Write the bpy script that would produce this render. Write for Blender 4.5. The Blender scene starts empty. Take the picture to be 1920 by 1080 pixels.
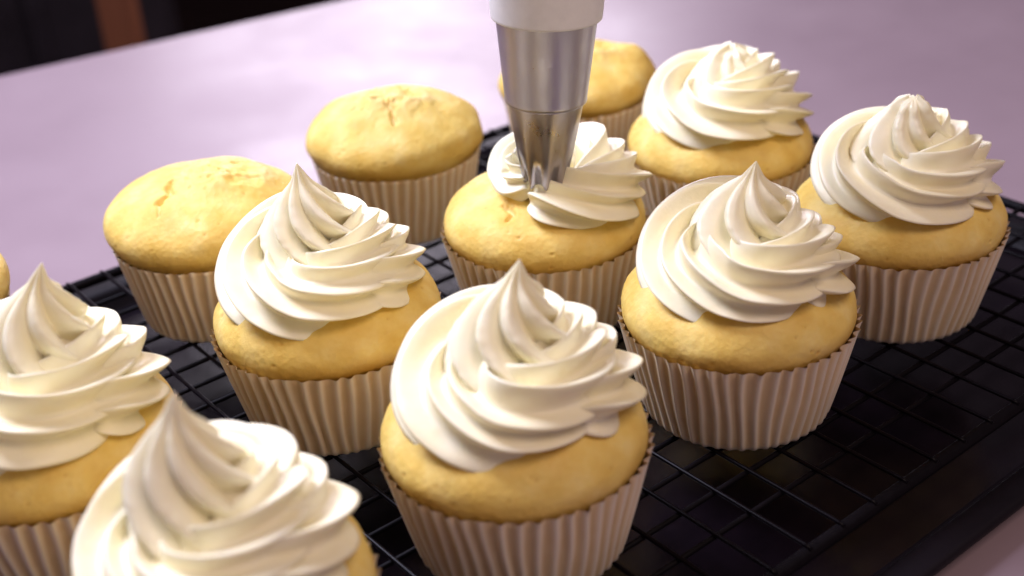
import bpy, bmesh, math, random
import numpy as np
from mathutils import Vector, Matrix, noise

sc = bpy.context.scene
COL = sc.collection
PI = math.pi
MM = 0.001

# ------------------------------------------------------------------ camera
Z0 = 25.0                                   # top of the rack wires above the table, mm
PITCH, ROLL = math.radians(28.943), math.radians(-3.744)
fw = Vector((0, math.cos(PITCH), -math.sin(PITCH)))
rt = Vector((1, 0, 0))
up = rt.cross(fw)
r2 = math.cos(ROLL) * rt + math.sin(ROLL) * up
u2 = -math.sin(ROLL) * rt + math.cos(ROLL) * up
CAMZ = (237.15 + Z0) * MM
cd = bpy.data.cameras.new('camera')
cam = bpy.data.objects.new('camera', cd)
COL.objects.link(cam)
m = Matrix((r2, u2, -fw)).transposed().to_4x4()
m.translation = Vector((0, 0, CAMZ))
cam.matrix_world = m
cd.sensor_width = 36
cd.lens = 2460.64 / 1920 * 36
cd.clip_start = 0.01
cd.clip_end = 50
cd.dof.use_dof = True
cd.dof.focus_distance = 0.40
cd.dof.aperture_fstop = 8.5
sc.camera = cam
FPX = 2460.64

def ray_point(px, py, dist):
    """a point of the room seen in that direction, dist metres from the camera"""
    d = fw + r2 * ((px - 960) / FPX) + u2 * ((540 - py) / FPX)
    return Vector((0, 0, CAMZ)) + d.normalized() * dist

# ------------------------------------------------------------------ world and lamps
w = bpy.data.worlds.new('World')
sc.world = w
w.use_nodes = True
bg = w.node_tree.nodes['Background']
bg.inputs[0].default_value = (0.60, 0.46, 0.58, 1)
bg.inputs[1].default_value = 0.24

def area(name, loc, target, sx, sy, power, col):
    l = bpy.data.lights.new(name, 'AREA')
    l.shape = 'RECTANGLE'
    l.size, l.size_y = sx, sy
    l.energy = power
    l.color = col
    o = bpy.data.objects.new(name, l)
    COL.objects.link(o)
    o.location = loc
    o.rotation_euler = (Vector(target) - Vector(loc)).to_track_quat('-Z', 'Y').to_euler()
    return o

area('window_light', (-0.12, 1.95, 0.52), (0.0, 0.45, 0.03), 0.70, 0.5, 10.5, (0.95, 0.86, 1.0))
area('side_window_light', (-0.42, 0.62, 0.76), (-0.02, 0.40, 0.05), 0.36, 0.36, 13.5, (0.77, 0.78, 1.0))
area('room_lamp', (0.5, -0.25, 1.25), (0.0, 0.42, 0.05), 0.6, 0.6, 8, (1.0, 0.77, 0.67))

vs = sc.view_settings
sc.display_settings.display_device = 'sRGB'
vs.view_transform = 'Standard'
vs.look = 'None'
vs.exposure = 0.0
vs.gamma = 1.0
vs.use_curve_mapping = False

# ------------------------------------------------------------------ layout (fitted to the photograph), mm
TH = math.radians(37.751)
A = Vector((math.cos(TH), math.sin(TH), 0))
B = Vector((math.sin(TH), -math.cos(TH), 0))
ORG = Vector((13.1, 413.9, 0))

def P(a, b, z):
    """mm in the rack's own directions -> metres"""
    return (ORG + A * a + B * b + Vector((0, 0, z))) * MM

# ------------------------------------------------------------------ helpers
def smooth01(x, a, b):
    t = np.clip((x - a) / (b - a), 0, 1)
    return t * t * (3 - 2 * t)

def link_mesh(name, me, mat, parent=None):
    o = bpy.data.objects.new(name, me)
    COL.objects.link(o)
    if mat is not None and len(me.materials) == 0:
        me.materials.append(mat)
    if parent is not None:
        o.parent = parent
    return o

def mesh_from(name, verts, faces, smooth=True):
    me = bpy.data.meshes.new(name)
    me.from_pydata([tuple(v) for v in verts], [], faces)
    me.update()
    if smooth:
        me.polygons.foreach_set('use_smooth', [True] * len(me.polygons))
    return me

def grid_faces(n_rows, n_cols, wrap=True):
    f = []
    for i in range(n_rows - 1):
        for j in range(n_cols if wrap else n_cols - 1):
            k = (j + 1) % n_cols
            f.append((i * n_cols + j, i * n_cols + k, (i + 1) * n_cols + k, (i + 1) * n_cols + j))
    return f

def thing(name, label, cat, loc=(0, 0, 0), rz=0.0, group=None):
    o = bpy.data.objects.new(name, None)
    o.empty_display_size = 0.02
    COL.objects.link(o)
    o.location = loc
    o.rotation_euler = (0, 0, rz)
    o['label'] = label
    o['category'] = cat
    if group:
        o['group'] = group
    return o

def lathe(prof, seg=64, close_top=False, close_bot=False):
    """prof: list of (r, z) -> verts, faces"""
    vv, ff = [], []
    for r, z in prof:
        for k in range(seg):
            t = 2 * PI * k / seg
            vv.append((r * math.cos(t), r * math.sin(t), z))
    ff = grid_faces(len(prof), seg)
    if close_bot:
        ff.append(tuple(reversed(range(seg))))
    if close_top:
        b0 = (len(prof) - 1) * seg
        ff.append(tuple(b0 + k for k in range(seg)))
    return vv, ff

def tube(points, r, seg=10, closed=False):
    """swept round wire along a list of Vectors"""
    n = len(points)
    vv = []
    for i in range(n):
        p = points[i]
        if closed:
            t = (points[(i + 1) % n] - points[i - 1]).normalized()
        else:
            t = (points[min(i + 1, n - 1)] - points[max(i - 1, 0)]).normalized()
        s = t.cross(Vector((0, 0, 1)))
        if s.length < 1e-4:
            s = Vector((1, 0, 0))
        s.normalize()
        q = s.cross(t)
        for k in range(seg):
            a = 2 * PI * k / seg
            vv.append(p + (s * math.cos(a) + q * math.sin(a)) * r)
    ff = grid_faces(n, seg)
    if closed:
        for k in range(seg):
            k2 = (k + 1) % seg
            ff.append(((n - 1) * seg + k, (n - 1) * seg + k2, k2, k))
    else:
        ff.append(tuple(reversed(range(seg))))
        ff.append(tuple((n - 1) * seg + k for k in range(seg)))
    return vv, ff

def box(cx, cy, cz, sx, sy, sz, bevel=0.0):
    bm = bmesh.new()
    bmesh.ops.create_cube(bm, size=1.0)
    for v in bm.verts:
        v.co = Vector((cx + v.co.x * sx, cy + v.co.y * sy, cz + v.co.z * sz))
    if bevel:
        bmesh.ops.bevel(bm, geom=list(bm.edges), offset=bevel, segments=3, profile=0.5, affect='EDGES')
    me = bpy.data.meshes.new('box')
    bm.to_mesh(me)
    bm.free()
    return me

# ------------------------------------------------------------------ materials
def new_mat(name):
    mt = bpy.data.materials.new(name)
    mt.use_nodes = True
    nt = mt.node_tree
    return mt, nt, nt.nodes['Principled BSDF']

def nd(nt, typ, **kw):
    n = nt.nodes.new(typ)
    for k, v in kw.items():
        setattr(n, k, v)
    return n

def noise_node(nt, scale, detail=3.0, rough=0.55):
    tc = nd(nt, 'ShaderNodeTexCoord')
    n = nd(nt, 'ShaderNodeTexNoise')
    n.inputs['Scale'].default_value = scale
    n.inputs['Detail'].default_value = detail
    n.inputs['Roughness'].default_value = rough
    nt.links.new(tc.outputs['Object'], n.inputs['Vector'])
    return n

def ramp(nt, src, stops):
    r = nd(nt, 'ShaderNodeValToRGB')
    el = r.color_ramp.elements
    while len(el) < len(stops):
        el.new(0.5)
    for e, (p, c) in zip(el, stops):
        e.position = p
        e.color = (*c, 1)
    nt.links.new(src, r.inputs['Fac'])
    return r

def bump(nt, bsdf, src, strength, dist, prev=None):
    b = nd(nt, 'ShaderNodeBump')
    b.inputs['Strength'].default_value = strength
    b.inputs['Distance'].default_value = dist
    nt.links.new(src, b.inputs['Height'])
    if prev:
        nt.links.new(prev.outputs[0], b.inputs['Normal'])
    nt.links.new(b.outputs[0], bsdf.inputs['Normal'])
    return b

def mat_frosting():
    mt, nt, p = new_mat('buttercream')
    n = noise_node(nt, 90, 3)
    c = ramp(nt, n.outputs['Fac'], [(0.3, (0.94, 0.868, 0.585)), (0.7, (0.955, 0.905, 0.68))])
    nt.links.new(c.outputs[0], p.inputs['Base Color'])
    p.inputs['Roughness'].default_value = 0.38
    p.inputs['Specular IOR Level'].default_value = 0.42
    p.subsurface_method = 'RANDOM_WALK'
    p.inputs['Subsurface Weight'].default_value = 0.15
    p.inputs['Subsurface Radius'].default_value = (1.0, 0.8, 0.45)
    p.inputs['Subsurface Scale'].default_value = 0.0025
    n2 = noise_node(nt, 1400, 3)
    b = bump(nt, p, n2.outputs['Fac'], 0.12, 0.0003)
    n3 = noise_node(nt, 260, 2)
    bump(nt, p, n3.outputs['Fac'], 0.15, 0.0008, b)
    return mt

def mat_cake():
    mt, nt, p = new_mat('golden_sponge')
    n = noise_node(nt, 70, 5, 0.6)
    c = ramp(nt, n.outputs['Fac'], [(0.30, (0.75, 0.50, 0.10)), (0.52, (0.83, 0.61, 0.165)), (0.75, (0.89, 0.72, 0.28))])
    # paler crumb where the crust has split open
    at = nd(nt, 'ShaderNodeAttribute', attribute_name='crumb')
    mx = nd(nt, 'ShaderNodeMix', data_type='RGBA')
    mx.inputs[7].default_value = (0.84, 0.66, 0.30, 1)
    nt.links.new(at.outputs['Fac'], mx.inputs[0])
    nt.links.new(c.outputs[0], mx.inputs[6])
    # browner where it baked against the paper
    a2 = nd(nt, 'ShaderNodeAttribute', attribute_name='bake')
    m2 = nd(nt, 'ShaderNodeMix', data_type='RGBA')
    m2.inputs[7].default_value = (0.56, 0.30, 0.045, 1)
    nt.links.new(a2.outputs['Fac'], m2.inputs[0])
    nt.links.new(mx.outputs[2], m2.inputs[6])
    nt.links.new(m2.outputs[2], p.inputs['Base Color'])
    rr = ramp(nt, noise_node(nt, 160, 3).outputs['Fac'], [(0.35, (0.45,) * 3), (0.7, (0.72,) * 3)])
    nt.links.new(rr.outputs[0], p.inputs['Roughness'])
    p.inputs['Specular IOR Level'].default_value = 0.28
    p.inputs['Subsurface Weight'].default_value = 0.2
    p.inputs['Subsurface Radius'].default_value = (1.0, 0.6, 0.25)
    p.inputs['Subsurface Scale'].default_value = 0.002
    # crumb relief
    tc = nd(nt, 'ShaderNodeTexCoord')
    v = nd(nt, 'ShaderNodeTexVoronoi')
    v.inputs['Scale'].default_value = 520
    nt.links.new(tc.outputs['Object'], v.inputs['Vector'])
    b = bump(nt, p, v.outputs['Distance'], 0.18, 0.0007)
    n2 = noise_node(nt, 900, 4, 0.65)
    bump(nt, p, n2.outputs['Fac'], 0.25, 0.0006, b)
    return mt

def mat_liner():
    mt, nt, p = new_mat('baking_paper')
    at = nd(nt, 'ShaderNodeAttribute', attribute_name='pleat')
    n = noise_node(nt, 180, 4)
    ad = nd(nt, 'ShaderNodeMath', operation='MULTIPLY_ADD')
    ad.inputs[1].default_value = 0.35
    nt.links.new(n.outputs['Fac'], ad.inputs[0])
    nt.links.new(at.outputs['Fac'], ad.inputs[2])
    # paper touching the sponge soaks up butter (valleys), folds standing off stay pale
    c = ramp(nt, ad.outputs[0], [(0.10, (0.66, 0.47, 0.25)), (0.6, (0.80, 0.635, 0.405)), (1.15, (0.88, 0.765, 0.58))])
    nt.links.new(c.outputs[0], p.inputs['Base Color'])
    p.inputs['Roughness'].default_value = 0.55
    p.inputs['Specular IOR Level'].default_value = 0.25
    p.inputs['Subsurface Weight'].default_value = 0.1
    p.inputs['Subsurface Scale'].default_value = 0.001
    n2 = noise_node(nt, 1200, 3)
    bump(nt, p, n2.outputs['Fac'], 0.15, 0.0003)
    return mt

def mat_plain(name, col, rough, metal=0.0, spec=0.5, nscale=None, var=0.12, bumps=None, coat=0.0):
    mt, nt, p = new_mat(name)
    if nscale:
        n = noise_node(nt, nscale, 4)
        c = ramp(nt, n.outputs['Fac'], [(0.3, tuple(x * (1 - var) for x in col)), (0.7, tuple(min(1, x * (1 + var)) for x in col))])
        nt.links.new(c.outputs[0], p.inputs['Base Color'])
    else:
        p.inputs['Base Color'].default_value = (*col, 1)
    p.inputs['Roughness'].default_value = rough
    p.inputs['Metallic'].default_value = metal
    p.inputs['Specular IOR Level'].default_value = spec
    p.inputs['Coat Weight'].default_value = coat
    if bumps:
        sc_, st_, di_ = bumps
        bump(nt, p, noise_node(nt, sc_, 3).outputs['Fac'], st_, di_)
    return mt

def mat_wood(name, c1, c2):
    mt, nt, p = new_mat(name)
    tc = nd(nt, 'ShaderNodeTexCoord')
    mp = nd(nt, 'ShaderNodeMapping')
    mp.inputs['Scale'].default_value = (30, 30, 2)
    nt.links.new(tc.outputs['Object'], mp.inputs['Vector'])
    n = nd(nt, 'ShaderNodeTexNoise')
    n.inputs['Scale'].default_value = 1.5
    n.inputs['Detail'].default_value = 5
    nt.links.new(mp.outputs[0], n.inputs['Vector'])
    c = ramp(nt, n.outputs['Fac'], [(0.3, c1), (0.7, c2)])
    nt.links.new(c.outputs[0], p.inputs['Base Color'])
    p.inputs['Roughness'].default_value = 0.5
    return mt

M_FROST = mat_frosting()
M_CAKE = mat_cake()
M_LINER = mat_liner()
M_TABLE = mat_plain('white_laminate', (0.28, 0.205, 0.23), 0.42, spec=0.55, nscale=14, var=0.025, bumps=(500, 0.04, 0.0003))
M_TRAY = mat_plain('dark_nonstick', (0.005, 0.003, 0.005), 0.22, spec=0.30, nscale=60, var=0.3, bumps=(700, 0.08, 0.0003))
M_RIM = mat_plain('dark_nonstick_rim', (0.006, 0.004, 0.006), 0.5, spec=0.15, nscale=60, var=0.3, bumps=(700, 0.08, 0.0003))
M_WIRE = mat_plain('black_coated_wire', (0.004, 0.003, 0.004), 0.5, spec=0.07, nscale=300, var=0.25)
M_WIRE2 = mat_plain('black_coated_cross_wire', (0.003, 0.002, 0.003), 0.30, spec=0.09, nscale=300, var=0.25)
M_STEEL = mat_plain('stainless_steel', (0.42, 0.40, 0.46), 0.36, metal=1.0, bumps=(900, 0.03, 0.0002))
M_BAG = mat_plain('white_bag_cloth', (0.78, 0.76, 0.74), 0.6, spec=0.3, nscale=200, var=0.04, bumps=(1600, 0.12, 0.0003))
M_FLOOR = mat_wood('dark_floor_wood', (0.012, 0.005, 0.004), (0.028, 0.012, 0.009))
M_WALL = mat_plain('dark_wall_paint', (0.02, 0.012, 0.014), 0.7, nscale=8, var=0.2)
M_POST = mat_wood('brown_wood', (0.20, 0.065, 0.028), (0.30, 0.105, 0.048))
M_CAB = mat_plain('dark_cabinet_paint', (0.035, 0.027, 0.035), 0.5, nscale=20, var=0.2)

for mt_, lo, hi, sc_ in ((M_TABLE, 0.35, 0.50, 7.0), (M_STEEL, 0.26, 0.48, 60.0)):
    nt_ = mt_.node_tree                      # faint wiping marks and finger smears
    r_ = ramp(nt_, noise_node(nt_, sc_, 5, 0.65).outputs['Fac'], [(0.35, (lo,) * 3), (0.65, (hi,) * 3)])
    nt_.links.new(r_.outputs[0], nt_.nodes['Principled BSDF'].inputs['Roughness'])

# ------------------------------------------------------------------ setting beyond the table
FLOOR_Z = -0.75
fl = link_mesh('floor', box(0, 1.5, FLOOR_Z - 0.05, 9, 9, 0.1), M_FLOOR)
fl['kind'] = 'structure'
wl = link_mesh('wall', box(0, 4.6, FLOOR_Z + 1.35, 9, 0.12, 2.7), M_WALL)
wl['kind'] = 'structure'

pp = ray_point(228, 45, 1.75)
post = link_mesh('wooden_post', box(0, 0, 0, 0.042, 0.042, 1.5, 0.004), M_POST)
post.location = (pp.x, pp.y, FLOOR_Z + 0.75)
post['label'] = 'blurred brown wooden post standing in the dark beyond the far edge of the table'
post['category'] = 'post'

cp_ = ray_point(70, 60, 2.6)
cab = thing('dark_cabinet', 'dark grey cabinet barely visible in the shadow left of the wooden post', 'cabinet', (cp_.x, cp_.y, FLOOR_Z), 0.25)
link_mesh('body', box(0, 0, 0.30, 0.50, 0.34, 0.60, 0.006), M_CAB, cab)
for sx in (-1, 1):
    d = link_mesh('door', box(sx * 0.121, -0.181, 0.30, 0.232, 0.018, 0.55, 0.004), M_CAB, cab)
    link_mesh('handle', box(sx * 0.03, -0.198, 0.36, 0.012, 0.014, 0.10, 0.003), M_CAB, d)

# table: its far edge runs at a slight angle to the rack
e0, e1 = P(-24.4, -497.2, 0), P(200.2, -465.4, 0)
ed = (e1 - e0).normalized()
en = Vector((ed.y, -ed.x, 0))                      # towards the camera
TW, TD = 1.7, 1.25
tc = e0 + ed * 0.25 + en * (TD / 2)
table = thing('kitchen_table', 'white laminate kitchen table lit from behind, under the dark tray', 'table',
              (tc.x, tc.y, FLOOR_Z), math.atan2(ed.y, ed.x))
link_mesh('table_top', box(0, 0, -FLOOR_Z - 0.014, TW, TD, 0.028, 0.004), M_TABLE, table)
for sx in (-1, 1):
    for sy in (-1, 1):
        link_mesh('leg', box(sx * (TW / 2 - 0.06), sy * (TD / 2 - 0.06), (-FLOOR_Z - 0.028) / 2, 0.05, 0.05, -FLOOR_Z - 0.028, 0.004), M_TABLE, table)

# ------------------------------------------------------------------ baking tray under the rack
A0, A1, BH = -257.0, 207.0, 168.0
trayc = P((A0 + A1) / 2, 0, 0)
tray = thing('baking_tray', 'large dark nonstick baking tray lying on the white table under the wire rack', 'baking tray', trayc, TH)
HX, HY = (A1 - A0) / 2 * MM, BH * MM

def rrect(hx, hy, rad, z, n=8):
    out = []
    for cx, cy, a0 in ((hx - rad, hy - rad, 0), (-hx + rad, hy - rad, 90), (-hx + rad, -hy + rad, 180), (hx - rad, -hy + rad, 270)):
        for k in range(n + 1):
            a = math.radians(a0 + 90 * k / n)
            out.append((cx + rad * math.cos(a), cy + rad * math.sin(a), z))
    return out

def loops_mesh(name, loops, cap_first=False, cap_last=False):
    n = len(loops[0])
    vv = [v for l in loops for v in l]
    ff = grid_faces(len(loops), n)
    if cap_first:
        ff.append(tuple(reversed(range(n))))
    if cap_last:
        ff.append(tuple((len(loops) - 1) * n + k for k in range(n)))
    return mesh_from(name, vv, ff)

# inset from the outer edge (mm), height (mm): rolled lip, sloping wall, floor
rim_prof = [(1.2, 6.2), (0.2, 7.4), (0, 8.8), (0.6, 10.0), (2.0, 10.4), (7.0, 10.2), (9.0, 9.8), (10.2, 8.6), (12.5, 3.2), (13.6, 2.2)]
loops = [rrect(HX - i * MM, HY - i * MM, (22 - i) * MM, z * MM) for i, z in rim_prof]
link_mesh('tray_rim', loops_mesh('tray_rim', loops), M_RIM, tray)
loops = [rrect(HX - i * MM, HY - i * MM, (22 - i) * MM, z * MM) for i, z in [(10.5, 0.4), (13.61, 0.4), (13.61, 2.19), (16, 1.8)]]
me = loops_mesh('tray_base', loops, cap_last=True)
link_mesh('tray_base', me, M_TRAY, tray)

# ------------------------------------------------------------------ cooling rack
rack = thing('cooling_rack', 'black wire cooling rack standing in the dark tray beneath all the cupcakes', 'cooling rack', P(0, 0, 0), TH)
# rack space: x along A, y along -B
RA0, RA1, RB = -246.0, 190.0, 148.3
zc = Z0 - 0.7
vv, ff = tube([Vector(v) for v in [(x, y, z) for x, y, z in
        [(px + (RA0 + RA1) / 2 * MM, py, (Z0 - 3.0) * MM) for px, py, _ in rrect((RA1 - RA0) / 2 * MM, RB * MM, 14 * MM, 0)]]], 2.1 * MM, 12, closed=True)
link_mesh('frame', mesh_from('frame', vv, ff), M_WIRE, rack)
vv, ff = tube([Vector((0, (-RB - 1.2) * MM, -0.5 * MM)), Vector((0, (-RB + 1.0) * MM, 0)), Vector((0, 0, 0)), Vector((0, (RB - 1.0) * MM, 0)), Vector((0, (RB + 1.2) * MM, -0.5 * MM))], 0.68 * MM)
cross_me = mesh_from('cross_wire', vv, ff)
k = 8
random.seed(4)
while 63.8 + 14.245 * k > RA0 + 8:
    o = link_mesh('cross_wire', cross_me, M_WIRE2, rack)
    o.location = ((63.8 + 14.245 * k) * MM, 0, zc * MM + random.uniform(-0.1, 0.1) * MM)
    k -= 1
vv, ff = tube([Vector((RA0 * MM, 0, 0)), Vector(((RA0 + RA1) / 2 * MM, 0, 0)), Vector((RA1 * MM, 0, 0))], 0.85 * MM)
long_me = mesh_from('long_wire', vv, ff)
for i in range(20):
    o = link_mesh('long_wire', long_me, M_WIRE, rack)
    o.location = (0, (-126.9 + 253.8 * i / 19) * MM, (zc - 1.50) * MM)
vv, ff = tube([Vector((0, 0, (Z0 - 3) * MM)), Vector((0.1 * MM, 0, 10 * MM)), Vector((0, 0, 1.9 * MM))], 2.0 * MM)
foot_me = mesh_from('foot', vv, ff)
for sx in (RA0 + 30, RA1 - 30):
    for sy in (-1, 1):
        o = link_mesh('foot', foot_me, M_WIRE, rack)
        o.location = (sx * MM, sy * (RB - 0.1) * MM, 0)

# ------------------------------------------------------------------ cupcakes
def make_liner(seed, Rt=36.0, Rb=28.6, H=32.5):
    rnd = random.Random(seed)
    NP, SUB = 50, 10
    n = NP * SUB
    amp = [rnd.uniform(0.75, 1.25) for _ in range(NP)]
    hgt = [rnd.uniform(-0.35, 0.5) for _ in range(NP)]
    ph = [rnd.uniform(-0.25, 0.25) for _ in range(NP)]
    drift = rnd.uniform(-0.03, 0.03)
    zs = [0.0, 0.25, 0.8, 1.6, 3.0, 6, 9.5, 13, 17, 21, 25, 28, 30, 31.5, H]
    vv, pl = [], []
    for z in zs:
        f = z / H
        base = Rb + (Rt - Rb) * f ** 0.92
        if z < 1.6:
            base -= 1.3 * (1 - z / 1.6) ** 2
        a = 0.40 + 0.30 * f + (0.35 if z == H else 0.0)
        for j in range(n):
            pi_ = j // SUB
            u = (j % SUB) / SUB
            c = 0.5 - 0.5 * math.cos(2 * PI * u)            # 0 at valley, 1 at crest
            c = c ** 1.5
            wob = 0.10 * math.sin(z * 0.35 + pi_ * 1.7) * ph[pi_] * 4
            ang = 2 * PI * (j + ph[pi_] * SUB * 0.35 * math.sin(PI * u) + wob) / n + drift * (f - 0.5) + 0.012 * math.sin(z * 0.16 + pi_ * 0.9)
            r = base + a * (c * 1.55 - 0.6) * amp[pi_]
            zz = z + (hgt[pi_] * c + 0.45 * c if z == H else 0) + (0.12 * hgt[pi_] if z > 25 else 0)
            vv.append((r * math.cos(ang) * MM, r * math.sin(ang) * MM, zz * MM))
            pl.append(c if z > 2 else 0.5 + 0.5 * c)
    ff = grid_faces(len(zs), n)
    ff.append(tuple(reversed(range(n))))
    me = mesh_from('paper_liner', vv, ff)
    me.polygons[len(me.polygons) - 1].use_smooth = False
    at = me.attributes.new('pleat', 'FLOAT', 'POINT')
    at.data.foreach_set('value', pl)
    return me

def catmull(pts, n):
    pts = np.array(pts, float)
    t = np.linspace(0, len(pts) - 1, n)
    out = []
    for x in t:
        i = min(int(x), len(pts) - 2)
        f = x - i
        p0, p1, p2, p3 = pts[max(i - 1, 0)], pts[i], pts[i + 1], pts[min(i + 2, len(pts) - 1)]
        out.append(0.5 * ((2 * p1) + (-p0 + p2) * f + (2 * p0 - 5 * p1 + 4 * p2 - p3) * f * f + (-p0 + 3 * p1 - 3 * p2 + p3) * f ** 3))
    return np.array(out)

def make_cake(seed, prof, cracks=(), crust=None, lumps=(), pits=34, lump_amp=0.9):
    """prof: (r, z) from inside the liner to the apex; cracks: polylines (x, y) seen from above"""
    rng = np.random.RandomState(seed)
    NA, NR = 360, 130
    pr = catmull(prof, NR)
    pr[:, 0] = np.maximum(pr[:, 0], 0.02)
    tg = np.gradient(pr, axis=0)
    nr = np.stack([tg[:, 1], -tg[:, 0]], -1)
    nr /= np.linalg.norm(nr, axis=1)[:, None] + 1e-9
    ang = np.linspace(0, 2 * PI, NA, endpoint=False)
    ca, sa = np.cos(ang), np.sin(ang)
    X = pr[:, 0:1] * ca; Y = pr[:, 0:1] * sa; Z = np.repeat(pr[:, 1:2], NA, 1)
    Nx = nr[:, 0:1] * ca; Ny = nr[:, 0:1] * sa; Nz = np.repeat(nr[:, 1:2], NA, 1)
    low = np.zeros_like(X); mid = np.zeros_like(X); fine = np.zeros_like(X)
    off = Vector((seed * 7.3, seed * 3.1, seed * 1.7))
    for i in range(NR):
        for j in range(NA):
            v = Vector((X[i, j], Y[i, j], Z[i, j]))
            low[i, j] = noise.noise(v / 17 + off)
            mid[i, j] = noise.noise(v / 5.5 + off)
            fine[i, j] = noise.noise(v / 1.7 + off)
    hz = smooth01(Z, 30, 37)
    d = hz * (lump_amp * low + 0.22 * mid + 0.07 * fine)
    crumb = np.zeros_like(X)
    if crust:
        cx, cy, rx, ry, h = crust
        q = np.hypot((X - cx) / rx, (Y - cy) / ry) + 0.30 * low + 0.22 * mid
        msk = 1 - smooth01(q, 0.55, 1.0)
        d += msk * (h + 1.25 * mid + 0.4 * fine) + msk * 0.55 * np.abs(np.roll(mid, 53, 1)) ** 0.6 - msk * 0.3
        edge = np.exp(-((q - 0.98) / 0.07) ** 2)
        d += edge * 0.25 * mid
        crumb = np.maximum(crumb, 0.55 * msk * smooth01(mid, -0.1, 0.5))
    for (cx, cy, rr, h) in lumps:
        d += h * np.exp(-((X - cx) ** 2 + (Y - cy) ** 2) / rr ** 2)
    for (wd, dep, pts) in cracks:
        pts = np.array(pts, float)
        best = np.full_like(X, 1e9)
        JX = X + 1.5 * mid + 0.9 * fine; JY = Y + 1.5 * np.roll(mid, 37, 1) + 0.9 * np.roll(fine, 29, 1)
        for p, q in zip(pts[:-1], pts[1:]):
            L = (q - p) @ (q - p)
            t = np.clip(((JX - p[0]) * (q[0] - p[0]) + (JY - p[1]) * (q[1] - p[1])) / L, 0, 1)
            taper = 1.0
            best = np.minimum(best, np.hypot(JX - p[0] - t * (q[0] - p[0]), JY - p[1] - t * (q[1] - p[1])))
        g = np.exp(-(best / (wd * (1 + 0.7 * np.roll(mid, 91, 1)))) ** 2) * (Z > 36)
        d -= dep * g
        crumb = np.maximum(crumb, g * 0.7)
    pore = np.zeros_like(X)
    for _ in range(pits):
        i = rng.randint(18, NR - 6); j = rng.randint(NA)
        rr = rng.uniform(0.3, 0.62)
        q = (X - X[i, j]) ** 2 + (Y - Y[i, j]) ** 2 + (Z - Z[i, j]) ** 2
        g = np.exp(-q / rr ** 2)
        d -= rng.uniform(0.15, 0.5) * g
        pore = np.maximum(pore, g)
    X += Nx * d; Y += Ny * d; Z += Nz * d
    vv = np.stack([X, Y, Z], -1).reshape(-1, 3) * MM
    ff = grid_faces(NR, NA)
    ff.append(tuple((NR - 1) * NA + k for k in range(NA)))
    ff.append(tuple(reversed(range(NA))))
    me = mesh_from('cake', vv.tolist(), ff)
    at = me.attributes.new('crumb', 'FLOAT', 'POINT')
    at.data.foreach_set('value', crumb.reshape(-1))
    at = me.attributes.new('bake', 'FLOAT', 'POINT')
    at.data.foreach_set('value', np.clip((1 - smooth01(Z / MM * MM, 32, 39 + 2 * low)) * (0.65 + 0.5 * low) + 0.25 * mid * hz + 0.5 * pore, 0, 1).reshape(-1))
    return me

def interp(keys, x):
    xs = [k[0] for k in keys]; ys = [k[1] for k in keys]
    # smooth monotone-ish interpolation: cosine between keys
    for i in range(len(xs) - 1):
        if x <= xs[i + 1]:
            f = (x - xs[i]) / (xs[i + 1] - xs[i])
            f = max(0, min(1, f))
            f = f * f * (3 - 2 * f) * 0.6 + f * 0.4
            return ys[i] + (ys[i + 1] - ys[i]) * f
    return ys[-1]

def star(q):
    """0 on the broad crest of a flute, 1 at the bottom of the groove"""
    t = min(1.0, max(0.0, (q - 0.18) / 0.70))
    return 0.65 * q ** 0.85 + 0.35 * t * t * (3 - 2 * t)

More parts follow.
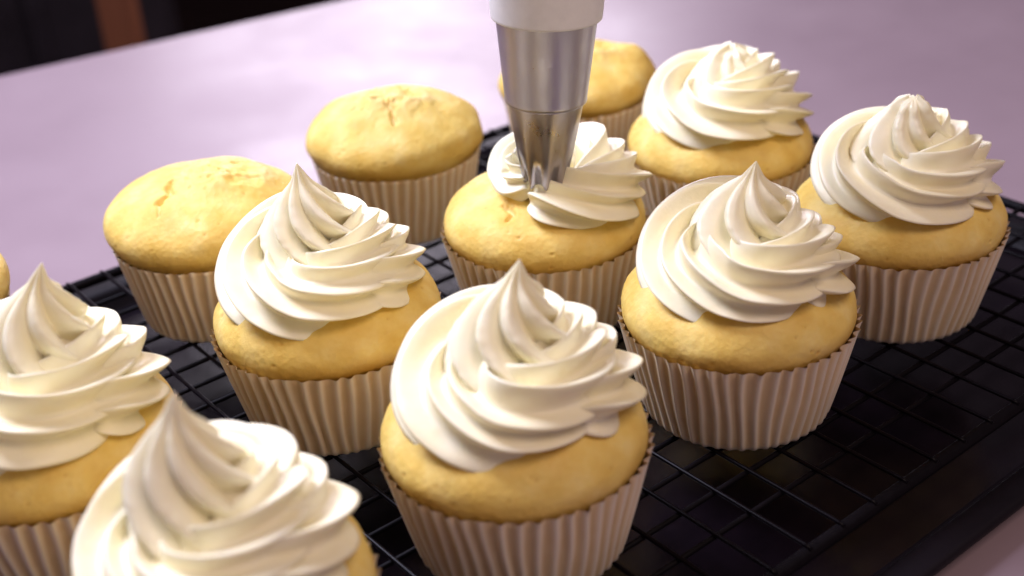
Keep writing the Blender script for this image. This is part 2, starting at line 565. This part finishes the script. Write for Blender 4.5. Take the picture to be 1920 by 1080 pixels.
def make_frosting(seed, th0, rk, zk, sk, N=9, depth=0.40, alpha=0.0, tw=1.0, centre=((0, 0, 0), (9, 0, 0)), flat=0.8, skew=0.0, rough=1.0, cone=None, tilt=0.0):
    """a star-section rope of cream wound counter-clockwise; keys are (turns, value): path radius, height, rope radius"""
    T = rk[-1][0]
    NU = int(150 * T)
    SUB = 18
    MS = N * SUB
    ck = [(c[0], c[1], c[2]) for c in centre]
    def path(t):
        th = th0 + 2 * PI * t
        r = interp(rk, t)
        cx = interp([(c[0], c[1]) for c in ck], t); cy = interp([(c[0], c[2]) for c in ck], t)
        return Vector((cx + r * math.cos(th), cy + r * math.sin(th), interp(zk, t) + tilt * max(0.0, math.cos(th - 2.0)) ** 2 * min(1, t * 3))), th
    vv = []
    off = Vector((seed * 5.1, seed * 2.3, 0))
    rnd = random.Random(seed)
    amp = [rnd.uniform(0.86, 1.10) for _ in range(N)]
    jit = [rnd.uniform(-0.10, 0.10) for _ in range(N)]
    for i in range(NU + 1):
        t = T * i / NU
        p, th = path(t)
        pa, _ = path(max(t - 0.012, 0)); pb, _ = path(min(t + 0.012, T))
        tan = (pb - pa).normalized()
        n = Vector((math.cos(th), math.sin(th), 0))
        n = (n - tan * n.dot(tan)).normalized()
        b = n.cross(tan)
        if b.z < 0 and abs(tan.z) < 0.7:
            b = -b
        b = Vector((-math.sin(th), math.cos(th), 0)).cross(n) * -1 if False else tan.cross(n) * -1
        s = interp(sk, t)
        vert = abs(tan.z)                        # 1 where the rope is pulled straight up
        fl = flat + (1 - flat) * min(1, vert * 1.3)
        al = alpha - tw * 2 * PI * t
        ragged = noise.noise(Vector((t * 22, seed, 0)))
        # rounded start of the rope
        cap = 1.0
        if t < 0.06:
            cap = math.sqrt(max(0.0, 1 - (1 - t / 0.06) ** 2))
        for j in range(MS):
            ph = 2 * PI * j / MS + al
            x = (ph - al) / (2 * PI) * N
            k = int(math.floor(x + 0.5)) % N
            fr = x - math.floor(x + 0.5)          # -0.5..0.5, 0 at the crest
            q = abs(math.sin(PI * (fr + 0.0)))
            q = math.sqrt(q * q + 0.010) - 0.1
            crest = max(0.0, 1 - q * 2.2)
            a = amp[k]
            rr = s * (1 + (a - 1) * (1 - q) - depth * star(q))
            rr *= 1 + crest * 0.016 * rough * (noise.noise(Vector((t * 24 + k * 9, k * 3.7 + seed, 1.5))) + noise.noise(Vector((t * 9 + k * 5, k * 2.7 + seed, 4.5))))
            rr *= 1 + 0.03 * noise.noise(Vector((t * 7, k * 2.2, seed)))
            ph2 = ph + skew * math.sin(2 * PI * fr) + jit[k] * (1 - q)
            cx, sy = math.cos(ph2) * rr * cap, math.sin(ph2) * rr * cap
            if sy < 0:
                sy *= fl
            co = p + n * cx + b * sy
            vv.append(co * MM)
    ff = grid_faces(NU + 1, MS)
    ff.append(tuple(reversed(range(MS))))
    ff.append(tuple(NU * MS + k for k in range(MS)))
    if cone:
        # the last squeeze: a fluted cone pulled up to the peak; ridges run down from the tip and bend along the winding
        base = len(vv)
        cpz = catmull(cone['prof'], 90)
        zt, zb = cpz[-1, 1], cpz[0, 1]
        NC = cone.get('N', 8)
        MC = NC * 20
        for i in range(90):
            r, z = cpz[i]
            f = (z - zb) / (zt - zb)
            tw_ = cone['alpha'] + cone['twist'] * (1 - f) ** 2.0 - 0.5 * f
            ax = cone['base'][0] * (1 - f) + cone['tip'][0] * f ** 1.3 + 0.5 * math.sin(f * 5 + seed) * f * (1 - f) * 4
            ay = cone['base'][1] * (1 - f) + cone['tip'][1] * f ** 1.3
            dp = cone.get('depth', 0.46) * (1 - 0.45 * f ** 3)
            for j in range(MC):
                ph = 2 * PI * j / MC + tw_
                x = (ph - tw_) / (2 * PI) * NC
                k = int(math.floor(x + 0.5)) % NC
                fr = x - math.floor(x + 0.5)
                q = abs(math.sin(PI * fr))
                q = math.sqrt(q * q + 0.010) - 0.1
                crest = max(0.0, 1 - q * 2.2)
                a = amp[k % N]
                rr = max(r, 0.2) * (1 + (a - 1) * (1 - q) - dp * star(q))
                rr *= 1 + crest * 0.02 * noise.noise(Vector((f * 26 + k * 9, k * 3.7 + seed, 7.5)))
                rr *= 1 + 0.05 * noise.noise(Vector((f * 4, k * 2.2, seed + 3)))
                ph2 = ph + cone.get('lean', 0.28) * math.sin(2 * PI * fr) / NC * 2.2
                vv.append(Vector((ax + rr * math.cos(ph2), ay + rr * math.sin(ph2), z + cone.get('rag', 0.0) * crest * f ** 4 * (amp[k % N] - 0.9) * 10)) * MM)
        ff += [tuple(base + q for q in fc) for fc in grid_faces(90, MC)]
        ff.append(tuple(base + k for k in reversed(range(MC))))
        ff.append(tuple(base + 89 * MC + k for k in range(MC)))
    me = mesh_from('frosting', vv, ff)
    return me

GROUP = 'vanilla cupcakes on the wire rack'
FROSTED_PROF = [(27.0, 12), (32.2, 26), (34.9, 32.0), (35.6, 35), (34.9, 38.5), (32.6, 42), (28.5, 45.2), (22, 48.3), (13, 50.6), (6, 51.4), (0, 51.6)]

def cupcake(pos, label, seed, prof=FROSTED_PROF, frost=None, liner=None, rz=0.0, **cakekw):
    t = thing('cupcake', label, 'cupcake', (pos[0] * MM, pos[1] * MM, Z0 * MM), 0, GROUP)
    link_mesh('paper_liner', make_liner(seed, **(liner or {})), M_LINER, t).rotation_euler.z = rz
    link_mesh('cake', make_cake(seed, prof, **cakekw), M_CAKE, t)
    if frost:
        link_mesh('frosting', make_frosting(seed, **frost), M_FROST, t)
    return t

def swirl(th0=300, peak=86.0, tip=(3, 0), R1=18.6, s1=14.6, z1=49.5, alpha=0.0, blunt=False, off=(1.8, 0), calpha=0.0,
          twist=1.9, cbase=(-2.0, -0.5), cr=18.5, rag=0.0, **kw):
    z0 = z1 + 5
    h = peak - z0
    top = [(7.8, z0 + h * 0.80), (5.6, z0 + h * 0.92), (1.6, peak)] if blunt else [(3.7, z0 + h * 0.82), (1.4, z0 + h * 0.935), (0.2, peak)]
    d = dict(th0=math.radians(th0), alpha=alpha, tilt=4.5,
             rk=[(0, R1), (0.9, R1), (1.2, 11), (1.45, 6)],
             zk=[(0, z1 - 0.5), (0.85, z1), (1.2, z1 + 8.5), (1.45, z1 + 11)],
             sk=[(0, s1 * 0.93), (0.3, s1), (0.85, s1), (1.2, s1 * 0.88), (1.45, 9)],
             centre=[(0, off[0], off[1]), (1.0, off[0], off[1]), (1.45, 1, 1)],
             cone=dict(prof=[(cr - 1, z0 - 3), (cr, z0 + h * 0.10), (cr * 0.92, z0 + h * 0.30), (cr * 0.74, z0 + h * 0.50), (cr * (0.56 if blunt else 0.47), z0 + h * 0.68)] + top,
                       alpha=calpha, twist=twist, base=cbase, tip=tip, rag=rag))
    d.update(kw)
    return d

PLAIN = [(26.0, 12), (30.6, 26), (32.8, 31), (35.2, 35), (35.6, 39.0), (33.8, 43.2), (29, 47.2), (22, 50.6), (13, 52.8), (6, 53.6), (0, 53.8)]
SMALL = dict(Rt=33.6, Rb=27.6, H=31.5)

cupcake((-1.7, 287.4), 'frosted cupcake front and centre with a tall upright peaked cream swirl', 1, frost=swirl(peak=86, tip=(4, 0)))
cupcake((68.6, 346.3), 'frosted cupcake right of the front centre one, its peak ending in a straight cut edge', 2, frost=swirl(peak=82, tip=(4, 0), alpha=0.3, calpha=0.25, twist=1.8, s1=14.3))
cupcake((132.6, 399.8), 'frosted cupcake furthest right, its blunt swirl near the tray corner', 3, frost=swirl(peak=77, tip=(2, 0), blunt=True, alpha=0.5, rag=0.9, calpha=0.3))
cupcake((-57.8, 357.6), 'frosted cupcake left of centre with a thin peak, in front of a plain domed one', 4, frost=swirl(peak=86, tip=(-3, 0), alpha=0.1, calpha=0.55, twist=2.1, cbase=(-3, -0.5), cr=17.5, off=(1.2, 0), R1=18.0))
cupcake((84.6, 471.2), 'frosted cupcake at the back with a blunt shiny-topped swirl', 5, frost=swirl(peak=73, tip=(4, 0), blunt=True, alpha=0.2, rag=1.1, th0=285, twist=1.7))
cupcake((-129, 299), 'frosted cupcake cut off by the left edge of the photo, peak with a double tip', 6, frost=swirl(peak=88, tip=(10, 0), alpha=0.6, calpha=0.5, twist=1.7, th0=310))
cupcake((-71, 231), 'blurred frosted cupcake nearest the camera at the bottom left', 7, frost=swirl(peak=90, tip=(-1, 0), alpha=0.4, calpha=0.2, th0=292, cr=17.5))
cupcake((13.1, 413.9), 'half frosted cupcake under the metal piping tip', 8,
        frost=dict(th0=math.radians(233), alpha=0.2, rk=[(0, 14.5), (0.5, 15), (0.8, 15.5), (1.0, 14.5)], zk=[(0, 49), (0.4, 50.5), (0.82, 53), (0.93, 54), (1.0, 58)],
                   sk=[(0, 13), (0.5, 13), (0.78, 12.5), (0.94, 9.5), (1.0, 6.0)], centre=[(0, 4.5, -4), (0.2, 10, -4), (0.45, 9, -3), (0.8, 7.5, -2), (1.0, 5, -2)]),
        cracks=[(0.9, 2.2, [(-14, -16), (-12, -20), (-13, -23)])])
cupcake((-108.2, 429.8), 'plain unfrosted cupcake at the left with a crack down its dome', 9, prof=PLAIN, liner=SMALL,
        lump_amp=1.5, crust=(8, 3, 24, 18, 0.8), lumps=[(8, -6, 9, 1.6), (20, 0, 8, 1.0)], cracks=[(1.1, 3.2, [(-9, -3), (-10, -8), (-8, -12), (-11, -17)]), (0.5, 1.2, [(-11, -17), (-10, -24)]), (0.5, 1.0, [(2, 2), (12, -3), (22, -2)]), (0.5, 0.9, [(6, 9), (16, 6)])], pits=45)
cupcake((-43.1, 495.2), 'plain unfrosted cupcake behind the thin-peaked one, crusty top with a central crease', 10, prof=PLAIN, liner=SMALL,
        lump_amp=1.5, crust=(0, -2, 24, 19, 0.7), lumps=[(-10, -10, 8, 1.3), (11, -10, 8, 1.6), (-2, 4, 9, 1.0)], cracks=[(0.9, 2.3, [(0, -7), (1, -14), (2, -20)]), (0.6, 1.2, [(-6, -6), (0, -9), (8, -7)]), (0.5, 0.9, [(-14, -10), (-8, -13)])], pits=45)
back = cupcake((33.8, 547.4), 'plain lumpy cupcake at the back, half hidden by the piping tip', 11, prof=PLAIN, liner=SMALL,
        lump_amp=1.6, crust=(8, -4, 20, 16, 1.2), lumps=[(27, -3, 7, 5.0), (16, -14, 8, -1.5)], pits=40)
back.scale = (0.95, 0.95, 0.97)
cupcake((-202, 382), 'plain cupcake at the far left edge, only a sliver of its dome in view', 12, prof=PLAIN, liner=SMALL)

# ------------------------------------------------------------------ piping bag and tip
tipz = Z0 + 56.0
bag = thing('piping_bag', 'white piping bag with a steel star tip squeezing cream onto the half frosted cupcake', 'piping bag',
            (13.2 * MM, 398.0 * MM, tipz * MM))
bag.rotation_euler = (math.radians(-2), math.radians(3.2), 0)
seg = 96
prof = [(7.0, 0), (7.4, 1.5), (9.4, 12), (12.2, 28.0), (12.4, 28.8)]
vv = []
for i, (r, z) in enumerate(prof):
    for k in range(seg):
        a = 2 * PI * k / seg
        tooth = 0.5 + 0.5 * math.cos(8 * a)
        cutd = max(0, 1 - z / 10)
        rr = r - (1 - tooth) * 2.6 * cutd
        zz = z + (1 - tooth) * (3.0 if i == 0 else 0)
        vv.append((rr * math.cos(a) * MM, rr * math.sin(a) * MM, zz * MM))
me = mesh_from('piping_tip', vv, grid_faces(len(prof), seg))
tip = link_mesh('piping_tip', me, M_STEEL, bag)
sm = tip.modifiers.new('thickness', 'SOLIDIFY'); sm.thickness = 0.0006; sm.offset = -1
vv, ff = lathe([(12.3 * MM, 28.6 * MM), (13.2 * MM, 28.9 * MM), (13.4 * MM, 29.6 * MM), (13.3 * MM, 30.2 * MM), (16.2 * MM, 57 * MM), (16.4 * MM, 58 * MM)], 96)
col = link_mesh('coupler', mesh_from('coupler', vv, ff), M_STEEL, bag)
# bag: soft cone gathered over the collar
vv = []
zs = [(17.2, 56.0), (17.5, 56.3), (17.6, 57.0), (18.0, 62), (19.4, 75), (22, 95), (26, 120), (31, 150), (37, 190)]
for r, z in zs:
    for k in range(seg):
        a = 2 * PI * k / seg
        rr = r + min(1.2, max(0, (z - 58) * 0.03)) * noise.noise(Vector((math.cos(a) * 2.2, math.sin(a) * 2.2, z * 0.02)))
        vv.append((rr * math.cos(a) * MM, rr * math.sin(a) * MM, z * MM))
bo = link_mesh('bag', mesh_from('bag', vv, grid_faces(len(zs), seg)), M_BAG, bag)
sm = bo.modifiers.new('thickness', 'SOLIDIFY'); sm.thickness = 0.0005; sm.offset = -1
